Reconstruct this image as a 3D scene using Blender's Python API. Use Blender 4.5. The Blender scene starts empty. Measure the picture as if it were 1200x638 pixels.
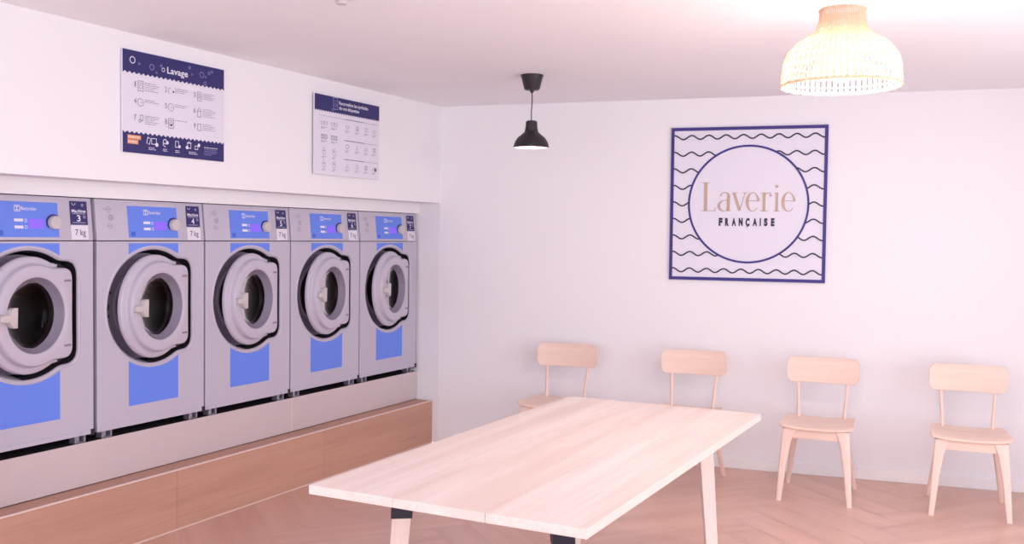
import bpy, bmesh, math, random
from math import sin, cos, pi, radians, sqrt, atan2
from mathutils import Vector, Matrix
random.seed(7)
scene = bpy.context.scene
COL = scene.collection

# ------------------------------------------------------------------ numbers
H = 2.464                     # ceiling height
SK = -0.1452                  # the machine wall is not square to the back wall
TR = -0.1523                  # table turned with the machine wall
def Lp(x, y, z=0.0):          # machine-wall frame -> world
    return Vector((x*cos(SK) - y*sin(SK), x*sin(SK) + y*cos(SK), z))

# ------------------------------------------------------------------ materials
def lin(c):
    return tuple(((v/255.0)/12.92 if v/255.0 <= 0.04045 else (((v/255.0)+0.055)/1.055)**2.4) for v in c) + (1.0,)
def new_mat(name):
    m = bpy.data.materials.new(name); m.use_nodes = True
    nt = m.node_tree
    return m, nt, nt.nodes['Principled BSDF']
def plain(name, rgb, rough=0.5, metal=0.0, noise=0.0, nscale=20.0, bump=0.0, spec=0.5):
    m, nt, b = new_mat(name)
    b.inputs['Roughness'].default_value = rough
    b.inputs['Metallic'].default_value = metal
    b.inputs['Specular IOR Level'].default_value = spec
    tc = nt.nodes.new('ShaderNodeTexCoord')
    n = nt.nodes.new('ShaderNodeTexNoise'); n.inputs['Scale'].default_value = nscale; n.inputs['Detail'].default_value = 4
    nt.links.new(tc.outputs['Object'], n.inputs['Vector'])
    mx = nt.nodes.new('ShaderNodeMix'); mx.data_type = 'RGBA'
    c = lin(rgb); d = tuple(v*(1-noise) for v in c[:3]) + (1,)
    mx.inputs['A'].default_value = c; mx.inputs['B'].default_value = d
    nt.links.new(n.outputs['Fac'], mx.inputs['Factor']); nt.links.new(mx.outputs['Result'], b.inputs['Base Color'])
    if bump:
        bp = nt.nodes.new('ShaderNodeBump'); bp.inputs['Strength'].default_value = bump; bp.inputs['Distance'].default_value = 0.002
        n2 = nt.nodes.new('ShaderNodeTexNoise'); n2.inputs['Scale'].default_value = nscale*6
        nt.links.new(tc.outputs['Object'], n2.inputs['Vector']); nt.links.new(n2.outputs['Fac'], bp.inputs['Height'])
        nt.links.new(bp.outputs['Normal'], b.inputs['Normal'])
    return m
def emissive(name, rgb, strength):
    m, nt, b = new_mat(name)
    b.inputs['Base Color'].default_value = lin(rgb)
    b.inputs['Emission Color'].default_value = lin(rgb); b.inputs['Emission Strength'].default_value = strength
    return m
def wood(name, c1, c2, c3, axis='Y', rough=0.5, streak=9.0, attr=False, spec=0.4):
    """light wood: long streaks along one axis of the object"""
    m, nt, b = new_mat(name)
    b.inputs['Roughness'].default_value = rough; b.inputs['Specular IOR Level'].default_value = spec
    tc = nt.nodes.new('ShaderNodeTexCoord')
    src = tc.outputs['UV'] if attr else tc.outputs['Object']
    mp = nt.nodes.new('ShaderNodeMapping')
    s = {'X': (0.6, streak, streak), 'Y': (streak, 0.6, streak), 'Z': (streak, streak, 0.6)}[axis]
    mp.inputs['Scale'].default_value = s
    nt.links.new(src, mp.inputs['Vector'])
    n1 = nt.nodes.new('ShaderNodeTexNoise'); n1.inputs['Scale'].default_value = 1.0; n1.inputs['Detail'].default_value = 2; n1.inputs['Distortion'].default_value = 0.3
    nt.links.new(mp.outputs['Vector'], n1.inputs['Vector'])
    mp2 = nt.nodes.new('ShaderNodeMapping'); mp2.inputs['Scale'].default_value = tuple(v*(9 if v > 1 else 3) for v in s)
    nt.links.new(src, mp2.inputs['Vector'])
    n2 = nt.nodes.new('ShaderNodeTexNoise'); n2.inputs['Scale'].default_value = 1.0; n2.inputs['Detail'].default_value = 5; n2.inputs['Roughness'].default_value = 0.65
    nt.links.new(mp2.outputs['Vector'], n2.inputs['Vector'])
    r1 = nt.nodes.new('ShaderNodeValToRGB')
    r1.color_ramp.elements[0].position = 0.36; r1.color_ramp.elements[0].color = lin(c1)
    r1.color_ramp.elements[1].position = 0.64; r1.color_ramp.elements[1].color = lin(c2)
    nt.links.new(n1.outputs['Fac'], r1.inputs['Fac'])
    r2 = nt.nodes.new('ShaderNodeValToRGB')
    r2.color_ramp.elements[0].position = 0.5; r2.color_ramp.elements[0].color = (0, 0, 0, 1)
    r2.color_ramp.elements[1].position = 0.75; r2.color_ramp.elements[1].color = (1, 1, 1, 1)
    nt.links.new(n2.outputs['Fac'], r2.inputs['Fac'])
    mx = nt.nodes.new('ShaderNodeMix'); mx.data_type = 'RGBA'
    mx.inputs['B'].default_value = lin(c3)
    sc = nt.nodes.new('ShaderNodeMath'); sc.operation = 'MULTIPLY'; sc.inputs[1].default_value = 0.55
    nt.links.new(r2.outputs['Color'], sc.inputs[0]); nt.links.new(sc.outputs[0], mx.inputs['Factor'])
    nt.links.new(r1.outputs['Color'], mx.inputs['A'])
    out = mx.outputs['Result']
    if attr:
        at = nt.nodes.new('ShaderNodeAttribute'); at.attribute_name = 'tone'
        m2 = nt.nodes.new('ShaderNodeMix'); m2.data_type = 'RGBA'; m2.blend_type = 'MULTIPLY'; m2.inputs['Factor'].default_value = 1.0
        nt.links.new(out, m2.inputs['A']); nt.links.new(at.outputs['Color'], m2.inputs['B']); out = m2.outputs['Result']
    nt.links.new(out, b.inputs['Base Color'])
    return m

M = {}
M['wall'] = plain('white_wall_paint', (246, 241, 244), 0.75, noise=0.02, nscale=3, bump=0.05, spec=0.25)
M['ceiling'] = plain('white_ceiling_paint', (250, 248, 252), 0.9, noise=0.02, nscale=2, spec=0.1)
M['skirting'] = plain('white_skirting', (248, 243, 244), 0.5, noise=0.02)
M['joint'] = plain('floor_joint', (226, 184, 170), 0.7, noise=0.1)
M['floor'] = wood('oak_look_floor', (216, 170, 152), (226, 182, 164), (206, 160, 143), 'X', 0.30, 7.0, attr=True, spec=0.65)
M['plinth_wood'] = wood('oak_look_plinth', (192, 146, 126), (202, 156, 136), (176, 132, 112), 'Y', 0.5, 7.0)
M['birch'] = wood('pale_birch', (240, 209, 192), (246, 218, 203), (230, 196, 178), 'X', 0.45, 12.0)
M['birch_leg'] = wood('pale_birch_upright', (240, 210, 197), (246, 218, 206), (230, 197, 182), 'Z', 0.45, 12.0)
M['board'] = wood('white_oiled_oak', (232, 210, 200), (244, 228, 220), (220, 196, 186), 'Y', 0.42, 9.0)
M['table_leg'] = wood('white_oiled_oak_leg', (234, 210, 200), (242, 220, 210), (222, 196, 184), 'Z', 0.45, 14.0)
M['trim'] = plain('pale_edge_strip', (236, 214, 206), 0.4, noise=0.03)
M['sheet'] = plain('brushed_metal_sheet', (216, 200, 202), 0.35, 0.1, noise=0.05, nscale=6)
M['grey'] = plain('machine_grey_paint', (196, 188, 204), 0.42, 0.0, noise=0.03, nscale=8)
M['grey_light'] = plain('door_grey_plastic', (200, 191, 206), 0.38, 0.0, noise=0.02, nscale=9)
M['grey_dark'] = plain('well_grey_plastic', (140, 130, 150), 0.5, 0.0, noise=0.05, nscale=9)
M['blue'] = plain('blue_front_film', (104, 138, 240), 0.45, 0.0, noise=0.04, nscale=12)
M['blue_dark'] = plain('blue_pad', (66, 106, 208), 0.45, 0.0, noise=0.03)
M['navy'] = plain('navy_print', (42, 36, 104), 0.5, noise=0.04)
M['navy_dark'] = plain('dark_navy_print', (36, 26, 66), 0.5, noise=0.04)
M['sign_navy'] = plain('violet_navy_print', (52, 36, 128), 0.5, noise=0.04)
M['paper'] = plain('white_print', (232, 226, 238), 0.5, noise=0.01)
M['ink'] = plain('grey_print', (128, 118, 140), 0.6, noise=0.05)
M['ink_dark'] = plain('black_print', (46, 40, 60), 0.6, noise=0.05)
M['white_ink'] = plain('white_ink', (236, 232, 244), 0.6, noise=0.01)
M['pale_ink'] = plain('pale_blue_ink', (150, 150, 200), 0.6, noise=0.02)
M['orange'] = plain('orange_print', (236, 160, 112), 0.6, noise=0.03)
M['gold'] = plain('gold_lettering', (190, 162, 144), 0.4, 0.1, noise=0.06, nscale=30)
M['black'] = plain('black_plastic', (34, 28, 36), 0.45, noise=0.15)
M['gap_dark'] = plain('painted_gap_dark', (30, 25, 32), 0.8, noise=0.1)  # black put into the colour of gaps under machines and beside doors
M['black_metal'] = plain('black_steel', (40, 34, 48), 0.4, 0.3, noise=0.1)
M['knob'] = plain('cream_dial', (206, 196, 196), 0.35, noise=0.03)
M['steel'] = plain('drum_steel', (130, 122, 116), 0.28, 0.9, noise=0.1, nscale=14)
M['foot'] = plain('galvanised_foot', (170, 165, 180), 0.35, 0.6, noise=0.1)
M['screen'] = emissive('violet_display', (130, 96, 236), 0.35)
M['white_plastic'] = plain('white_plastic', (235, 228, 236), 0.4, noise=0.02)
def glass_mat():
    m, nt, b = new_mat('dark_door_glass')
    tr = nt.nodes.new('ShaderNodeBsdfTransparent'); tr.inputs['Color'].default_value = (0.30, 0.27, 0.26, 1)
    gl = nt.nodes.new('ShaderNodeBsdfGlossy'); gl.inputs['Roughness'].default_value = 0.05; gl.inputs['Color'].default_value = (0.7, 0.68, 0.7, 1)
    fr = nt.nodes.new('ShaderNodeFresnel'); fr.inputs['IOR'].default_value = 1.18
    mx = nt.nodes.new('ShaderNodeMixShader')
    nt.links.new(fr.outputs[0], mx.inputs[0]); nt.links.new(tr.outputs[0], mx.inputs[1]); nt.links.new(gl.outputs[0], mx.inputs[2])
    nt.links.new(mx.outputs[0], nt.nodes['Material Output'].inputs['Surface'])
    nt.nodes.remove(b)
    return m
M['glass'] = glass_mat()
def rattan_mat():
    m, nt, b = new_mat('woven_cane')
    b.inputs['Base Color'].default_value = lin((240, 222, 196)); b.inputs['Roughness'].default_value = 0.6
    tr = nt.nodes.new('ShaderNodeBsdfTranslucent'); tr.inputs['Color'].default_value = lin((252, 236, 214))
    n = nt.nodes.new('ShaderNodeTexNoise'); n.inputs['Scale'].default_value = 40
    tc = nt.nodes.new('ShaderNodeTexCoord'); nt.links.new(tc.outputs['Object'], n.inputs['Vector'])
    rp = nt.nodes.new('ShaderNodeValToRGB'); rp.color_ramp.elements[0].color = lin((220, 184, 156)); rp.color_ramp.elements[1].color = lin((242, 220, 200))
    nt.links.new(n.outputs['Fac'], rp.inputs['Fac']); nt.links.new(rp.outputs['Color'], b.inputs['Base Color'])
    mx = nt.nodes.new('ShaderNodeMixShader'); mx.inputs[0].default_value = 0.28
    out = nt.nodes['Material Output']
    nt.links.new(b.outputs[0], mx.inputs[1]); nt.links.new(tr.outputs[0], mx.inputs[2]); nt.links.new(mx.outputs[0], out.inputs['Surface'])
    return m
M['rattan'] = rattan_mat()
M['bulb'] = emissive('warm_bulb', (255, 240, 228), 7.0)
M['bulb_small'] = emissive('small_bulb', (255, 236, 226), 9.0)

# ------------------------------------------------------------------ mesh helpers
class MB:
    def __init__(s): s.bm = bmesh.new()
    def quadmesh(s, verts, faces):
        vs = [s.bm.verts.new(v) for v in verts]
        fs = []
        for f in faces:
            try: fs.append(s.bm.faces.new([vs[i] for i in f]))
            except ValueError: pass
        return vs, fs
    def box(s, x0, x1, y0, y1, z0, z1, bev=0.0, seg=2, mat=None):
        v = [(x0,y0,z0),(x1,y0,z0),(x1,y1,z0),(x0,y1,z0),(x0,y0,z1),(x1,y0,z1),(x1,y1,z1),(x0,y1,z1)]
        f = [(0,3,2,1),(4,5,6,7),(0,1,5,4),(1,2,6,5),(2,3,7,6),(3,0,4,7)]
        b = bmesh.new(); vs = [b.verts.new(p) for p in v]
        for q in f: b.faces.new([vs[i] for i in q])
        if bev: bmesh.ops.bevel(b, geom=list(b.edges), offset=bev, segments=seg, profile=0.6, affect='EDGES')
        s.merge(b, mat)
    def merge(s, b, mat=None):
        me = bpy.data.meshes.new('tmp'); b.to_mesh(me); b.free()
        if mat is not None: me.transform(mat)
        s.bm.from_mesh(me); bpy.data.meshes.remove(me)
    def hexa(s, bot, top, bev=0.0, seg=2):
        """prism between two quads (lists of 4 points)"""
        b = bmesh.new(); vs = [b.verts.new(p) for p in list(bot)+list(top)]
        for q in [(0,3,2,1),(4,5,6,7),(0,1,5,4),(1,2,6,5),(2,3,7,6),(3,0,4,7)]: b.faces.new([vs[i] for i in q])
        bmesh.ops.recalc_face_normals(b, faces=b.faces)
        if bev: bmesh.ops.bevel(b, geom=list(b.edges), offset=bev, segments=seg, profile=0.6, affect='EDGES')
        s.merge(b)
    def loft(s, rings, close=True, cap0=False, cap1=False):
        n = len(rings[0]); vs = []
        for r in rings: vs.append([s.bm.verts.new(p) for p in r])
        for a, b in zip(vs[:-1], vs[1:]):
            for i in range(n if close else n-1):
                j = (i+1) % n
                try: s.bm.faces.new((a[i], a[j], b[j], b[i]))
                except ValueError: pass
        if cap0: s.bm.faces.new(list(reversed(vs[0])))
        if cap1: s.bm.faces.new(vs[-1])
    def lathe(s, prof, n=48, c=(0,0,0), axis='Z', cap0=False, cap1=False):
        rings = []
        for r, h in prof:
            ring = []
            for i in range(n):
                a = 2*pi*i/n
                if axis == 'Z': p = (c[0]+r*cos(a), c[1]+r*sin(a), c[2]+h)
                else: p = (c[0]+h, c[1]+r*cos(a), c[2]+r*sin(a))      # axis X
                ring.append(p)
            rings.append(ring)
        s.loft(rings, True, cap0, cap1)
    def tube(s, pts, rad, n=8, caps=True, closed=False):
        pts = [Vector(p) for p in pts]; rings = []; m = len(pts)
        rr = rad if isinstance(rad, (list, tuple)) else [rad]*m
        for i, p in enumerate(pts):
            if closed: d = pts[(i+1) % m] - pts[i-1]
            else: d = pts[min(i+1, m-1)] - pts[max(i-1, 0)]
            d.normalize()
            up = Vector((0,0,1)) if abs(d.z) < 0.9 else Vector((1,0,0))
            a = d.cross(up).normalized(); b = a.cross(d).normalized()
            rings.append([p + (a*cos(2*pi*k/n) + b*sin(2*pi*k/n))*rr[i] for k in range(n)])
        if closed: rings.append(rings[0])
        s.loft(rings, True, caps and not closed, caps and not closed)
        if closed: bmesh.ops.remove_doubles(s.bm, verts=s.bm.verts, dist=1e-6)
    def build(s, name, mat, parent=None, smooth=35.0, recalc=True):
        if recalc: bmesh.ops.recalc_face_normals(s.bm, faces=s.bm.faces)
        me = bpy.data.meshes.new(name); s.bm.to_mesh(me); s.bm.free()
        me.materials.append(M[mat] if isinstance(mat, str) else mat)
        if smooth:
            for p in me.polygons: p.use_smooth = True
            me.set_sharp_from_angle(angle=radians(smooth))
        o = bpy.data.objects.new(name, me); COL.objects.link(o)
        if parent: o.parent = parent
        return o

def tag(o, label=None, cat=None, group=None, kind=None):
    if label: o['label'] = label
    if cat: o['category'] = cat
    if group: o['group'] = group
    if kind: o['kind'] = kind
    return o
def empty(name, loc, rz=0.0, label=None, cat=None, group=None):
    o = bpy.data.objects.new(name, None); COL.objects.link(o)
    o.location = loc; o.rotation_euler = (0, 0, rz); o.empty_display_size = 0.1
    return tag(o, label, cat, group)
def copy_tree(o, parent=None):
    c = o.copy(); COL.objects.link(c)
    if parent: c.parent = parent
    for ch in list(o.children): copy_tree(ch, c)
    return c

# flat print: shapes in a (u, v) plane whose normal is local +X
_glyphs = {}
def glyph_mesh(txt, bold=0.0):
    key = (txt, bold)
    if key in _glyphs: return _glyphs[key]
    cu = bpy.data.curves.new('t', 'FONT'); cu.body = txt; cu.resolution_u = 3; cu.offset = bold
    o = bpy.data.objects.new('t', cu); COL.objects.link(o)
    dg = bpy.context.evaluated_depsgraph_get(); dg.update()
    me = bpy.data.meshes.new_from_object(o.evaluated_get(dg))
    vs = [(v.co.x, v.co.y) for v in me.vertices]; fs = [tuple(p.vertices) for p in me.polygons]
    bpy.data.objects.remove(o); bpy.data.curves.remove(cu); bpy.data.meshes.remove(me)
    x0 = min(v[0] for v in vs); x1 = max(v[0] for v in vs); y0 = min(v[1] for v in vs); y1 = max(v[1] for v in vs)
    _glyphs[key] = (vs, fs, x0, x1, y0, y1)
    return _glyphs[key]
class Ink:
    def __init__(s, n, slope=None):
        s.mb = MB(); s.n = n; s.slope = slope
    def P(s, u, v): return ((s.n if s.slope is None else s.n + s.slope(v)), u, v)
    def poly(s, pts):
        vs = [s.mb.bm.verts.new(s.P(*p)) for p in pts]
        try: s.mb.bm.faces.new(vs)
        except ValueError: pass
    def rect(s, u0, u1, v0, v1): s.poly([(u0,v0),(u1,v0),(u1,v1),(u0,v1)])
    def strip(s, pts, w):
        n = len(pts); ws = w if isinstance(w, (list, tuple)) else [w]*n
        L = []; R = []
        for i in range(n):
            a = pts[max(i-1,0)]; b = pts[min(i+1,n-1)]
            dx, dy = b[0]-a[0], b[1]-a[1]; l = sqrt(dx*dx+dy*dy) or 1
            nx, ny = -dy/l, dx/l; h = ws[i]/2
            L.append((pts[i][0]+nx*h, pts[i][1]+ny*h)); R.append((pts[i][0]-nx*h, pts[i][1]-ny*h))
        for i in range(n-1): s.poly([R[i], R[i+1], L[i+1], L[i]])
    def ring(s, u, v, r, w, n=28, a0=0, a1=2*pi, ry=None):
        ry = ry or r
        s.strip_closed([(u+r*cos(a0+(a1-a0)*i/n), v+ry*sin(a0+(a1-a0)*i/n)) for i in range(n+1)], w)
    def strip_closed(s, pts, w): s.strip(pts, w)
    def disc(s, u, v, r, n=20, ry=None):
        ry = ry or r
        s.poly([(u+r*cos(2*pi*i/n), v+ry*sin(2*pi*i/n)) for i in range(n)])
    def box(s, u0, u1, v0, v1, w):
        s.rect(u0,u1,v0,v0+w); s.rect(u0,u1,v1-w,v1); s.rect(u0,u0+w,v0+w,v1-w); s.rect(u1-w,u1,v0+w,v1-w)
    def text(s, txt, u0, u1, v0, v1, bold=0.0):
        """fit the text's own bounds into the given box"""
        vs, fs, x0, x1, y0, y1 = glyph_mesh(txt, bold)
        vv = [s.mb.bm.verts.new(s.P(u0+(x-x0)/(x1-x0)*(u1-u0), v0+(y-y0)/(y1-y0)*(v1-v0))) for x, y in vs]
        for f in fs:
            try: s.mb.bm.faces.new([vv[i] for i in f])
            except ValueError: pass
    def build(s, name, mat, parent):
        for f in s.mb.bm.faces:
            f.normal_update()
            if f.normal.x < 0: f.normal_flip()
        return s.mb.build(name, mat, parent, smooth=0, recalc=False)

# ------------------------------------------------------------------ room shell
def struct_box(name, mat, *a, frame=None):
    mb = MB(); mb.box(*a)
    o = mb.build(name, mat, smooth=0); o['kind'] = 'structure'
    if frame == 'L': o.rotation_euler = (0, 0, SK)
    return o
XR = 4.95; YF = -8.3; XL = -2.6
# floor: herringbone planks cut at the room's edge
def clip(poly, inside, cut):
    out = []
    for i in range(len(poly)):
        a, b = poly[i-1], poly[i]
        ia, ib = inside(a), inside(b)
        if ib:
            if not ia: out.append(cut(a, b))
            out.append(b)
        elif ia: out.append(cut(a, b))
    return out
def clip_rect(poly, x0, x1, y0, y1):
    def cx(X): return lambda a, b: (X, a[1]+(b[1]-a[1])*(X-a[0])/(b[0]-a[0]), a[2]+(b[2]-a[2])*(X-a[0])/(b[0]-a[0]), a[3]+(b[3]-a[3])*(X-a[0])/(b[0]-a[0]))
    def cy(Y): return lambda a, b: (a[0]+(b[0]-a[0])*(Y-a[1])/(b[1]-a[1]), Y, a[2]+(b[2]-a[2])*(Y-a[1])/(b[1]-a[1]), a[3]+(b[3]-a[3])*(Y-a[1])/(b[1]-a[1]))
    for ins, c in ((lambda p: p[0] > x0, cx(x0)), (lambda p: p[0] < x1, cx(x1)), (lambda p: p[1] > y0, cy(y0)), (lambda p: p[1] < y1, cy(y1))):
        if not poly: return poly
        poly = clip(poly, ins, c)
    return poly
def make_floor():
    bm = bmesh.new(); uvl = bm.loops.layers.uv.new('UVMap'); cl = bm.loops.layers.float_color.new('tone')
    W, n = 0.20, 5; g = 0.0014; ang = radians(45) + SK*0.5
    ca, sa = cos(ang), sin(ang)
    N = 46
    def plank(i, j, horiz):
        x0, y0 = i*W, j*W
        x1, y1 = (x0+n*W, y0+W) if horiz else (x0+W, y0+n*W)
        x0 += g; y0 += g; x1 -= g; y1 -= g
        ox, oy = random.uniform(0, 50), random.uniform(0, 50); t = random.uniform(0.955, 1.02)
        pts = []
        for x, y in ((x0,y0),(x1,y0),(x1,y1),(x0,y1)):
            u, v = (x-x0, y-y0) if horiz else (y-y0, x-x0)
            X, Y = x*ca - y*sa + 1.5, x*sa + y*ca - 4.0
            pts.append((X, Y, u+ox, v+oy))
        pts = clip_rect(pts, XL, XR, YF, 0.0)
        if len(pts) < 3: return
        f = bm.faces.new([bm.verts.new((p[0], p[1], 0.0)) for p in pts])
        for l, p in zip(f.loops, pts):
            l[uvl].uv = (p[2], p[3]); l[cl] = (t, t*random.uniform(0.995, 1.005), t, 1)
    for j in range(-N, N):
        for i in range(-N, N):
            d = (i-j) % (2*n)
            if d == 0: plank(i, j, True)
            if d == 2*n-1: plank(i, j, False)
    # joints and body of the floor
    for x0, x1, y0, y1, z0, z1 in ((XL, XR, YF, 0.0, -0.12, -0.0012),):
        v = [bm.verts.new(p) for p in ((x0,y0,z0),(x1,y0,z0),(x1,y1,z0),(x0,y1,z0),(x0,y0,z1),(x1,y0,z1),(x1,y1,z1),(x0,y1,z1))]
        for q in [(0,3,2,1),(4,5,6,7),(0,1,5,4),(1,2,6,5),(2,3,7,6),(3,0,4,7)]:
            f = bm.faces.new([v[k] for k in q]); f.material_index = 1
    me = bpy.data.meshes.new('floor'); bm.to_mesh(me); bm.free()
    me.materials.append(M['floor']); me.materials.append(M['joint'])
    o = bpy.data.objects.new('floor', me); COL.objects.link(o); o['kind'] = 'structure'
make_floor()
struct_box('ceiling', 'ceiling', XL, XR+0.2, YF-0.2, 0.4, H, H+0.15)
struct_box('wall_back', 'wall', 0.0, XR+0.2, 0.0, 0.2, -0.1, H)
# right wall and front wall with their openings for daylight
def wall_with_opening(name, horizontal, c0, c1, a0, a1, o0, o1, z0, z1):
    mb = MB()
    def b(p0, p1, zz0, zz1):
        if horizontal: mb.box(p0, p1, c0, c1, zz0, zz1)
        else: mb.box(c0, c1, p0, p1, zz0, zz1)
    b(a0, o0, 0, H); b(o1, a1, 0, H); b(o0, o1, 0, z0); b(o0, o1, z1, H)
    o = mb.build(name, 'wall', smooth=0); o['kind'] = 'structure'
RO = (-4.7, -1.7, 0.12, 2.36); FO = (-0.4, 4.6, 0.1, 2.38)
wall_with_opening('wall_right', False, XR, XR+0.2, YF, 0.0, RO[0], RO[1], RO[2], RO[3])
wall_with_opening('wall_front', True, YF-0.2, YF, XL, XR+0.2, FO[0], FO[1], FO[2], FO[3])
def window(name, horizontal, c, o0, o1, z0, z1, n):
    root = MB(); fr = 0.05
    def b(p0, p1, zz0, zz1):
        if horizontal: root.box(p0, p1, c-0.03, c+0.03, zz0, zz1, 0.004)
        else: root.box(c-0.03, c+0.03, p0, p1, zz0, zz1, 0.004)
    b(o0, o1, z0, z0+fr); b(o0, o1, z1-fr, z1)
    for k in range(n+1):
        p = o0 + (o1-o0-fr)*k/n; b(p, p+fr, z0+fr, z1-fr)
    o = root.build(name, 'white_plastic', smooth=0); o['kind'] = 'structure'
window('window_1', False, XR+0.1, RO[0], RO[1], RO[2], RO[3], 4)
window('window_2', True, YF-0.1, FO[0], FO[1], FO[2], FO[3], 3)

# machine wall: bulkhead over the recess, the recess itself and the wall towards the camera
RE = -3.70                      # far end of the recess (out of the frame)
def wall_left():
    mb = MB()
    mb.box(-1.0, 0.0, RE, 0.0, 1.7635, H)                 # bulkhead
    mb.box(-1.0, -0.183, RE, 0.0, 1.688, 1.7635)          # strip above the machines
    mb.box(-1.2, -1.0, RE, 0.0, 0.0, H)                   # back of the recess
    mb.box(-1.2, 0.0, -10.4, RE, 0.0, H)                  # wall before the recess
    o = mb.build('wall_left', 'wall', smooth=0); o['kind'] = 'structure'; o.rotation_euler = (0,0,SK)
wall_left()
def jamb():
    mb = MB()
    mb.hexa([(-1.2,0.0,0.0),(0.0,0.0,0.0),(0.0,0.25,0.0),(-1.2,0.25,0.0)], [(-1.2,0.0,H),(0.0,0.0,H),(0.0,0.25,H),(-1.2,0.25,H)])
    o = mb.build('wall_recess_side', 'wall', smooth=0); o['kind'] = 'structure'; o.rotation_euler = (0,0,SK)
jamb()
mb = MB(); mb.box(0.0, XR, -0.013, 0.0, 0.0, 0.072, 0.003)
o = mb.build('baseboard_back', 'skirting', smooth=0); o['kind'] = 'structure'

# plinth and metal base
def rot(o): o.rotation_euler = (0,0,SK); return o
root = empty('plinth', Lp(-0.5, -1.85, 0), SK, 'long low wood-look tiled plinth with a pale edge strip below the washing machines', 'plinth')
mb = MB()
ys = [-3.69, -2.492, -1.28, -0.072, 0.0]
for a, b in zip(ys[:-1], ys[1:]):
    mb.box(-0.058+0.5, -0.048+0.5, a+1.85+0.001, b+1.85-0.001, 0.004, 0.3065, 0.0008, 1)
    mb.box(-0.95+0.5, -0.0585+0.5, a+1.85+0.001, b+1.85-0.001, 0.004, 0.3090, 0.0008, 1)
mb.build('cladding', 'plinth_wood', root, smooth=0)
mb = MB(); mb.box(-0.0575+0.5, -0.0465+0.5, -3.69+1.85, 1.848, 0.3068, 0.3135, 0.0012, 2)
mb.build('edge_strip', 'trim', root, smooth=0)
mb = MB(); mb.box(-0.0478+0.5, -0.0445+0.5, -3.69+1.85, 1.848, 0.0, 0.006, 0.001, 1)
mb.build('floor_bead', 'trim', root, smooth=0)
root = empty('machine_base', Lp(-0.5, -1.85, 0.3095), SK, 'pale metal box base that the five washing machines stand on', 'base')
mb = MB()
mb.box(-0.93+0.5, -0.186+0.5, RE+1.86, 1.845, 0.0, 0.2085, 0.002, 1)
mb.build('frame', 'gap_dark', root, smooth=0)  # coloured black so the gap below the machines looks shaded
for a, b in ((RE+0.012, -1.4355), (-1.4285, -0.004)):
    mb = MB(); mb.box(-0.1855+0.5, -0.181+0.5, a+1.85, b+1.85, 0.0035, 0.2105, 0.001, 1)
    mb.build('front_sheet', 'sheet', root, smooth=0)
mb = MB(); mb.box(-0.1858+0.5, -0.1815+0.5, -1.4355+1.85, -1.4285+1.85, 0.0035, 0.209)
mb.build('joint_strip', 'trim', root, smooth=0)

# ------------------------------------------------------------------ washing machine
MW, MD = 0.703, 0.68            # width, depth
ZB, ZC, ZT = 0.036, 0.964, 1.164
CZ = 0.628                      # centre of the porthole
def shape_r(th, R, uR, hh, rc):
    """distance from the centre to: (disc cut at u = uR) joined with a rounded block to the right"""
    c, s = cos(th), sin(th)
    r = R
    if c > 1e-6: r = min(R, uR/c)
    blk = 0.0
    if c > 0:
        t = uR/c
        if abs(s) > 1e-6: t = min(t, hh/abs(s))
        # rounded corner
        px, py = t*c, t*abs(s); cx, cy = uR-rc, hh-rc
        if px > cx and py > cy:
            bq = cx*c + cy*abs(s); cc = cx*cx + cy*cy - rc*rc
            t = bq + sqrt(max(bq*bq - cc, 0))
        blk = t
    return max(r, blk)
corners = []
for u in (-MW/2, MW/2):
    for z in (ZB, ZC-0.004): corners.append(atan2(z-CZ, u) % (2*pi))
TH = sorted([2*pi*i/144 for i in range(144)] + corners)
def outline(x, R, uR, hh, rc, off=0.0, smooth=True):
    rs = [shape_r(t, R, uR, hh, rc) + off for t in TH]
    if smooth:
        for _ in range(2):
            rs = [(rs[i-1] + 2*rs[i] + rs[(i+1) % len(rs)])/4 for i in range(len(rs))]
    return [(x, r*cos(t), CZ + r*sin(t)) for r, t in zip(rs, TH)]
def circ(x, r): return [(x, r*cos(t), CZ + r*sin(t)) for t in TH]
WELL = (0.29, 0.261, 0.24, 0.055)
def slope(v): return -0.02*max(0.0, (v-ZC))/(ZT-ZC)

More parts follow.
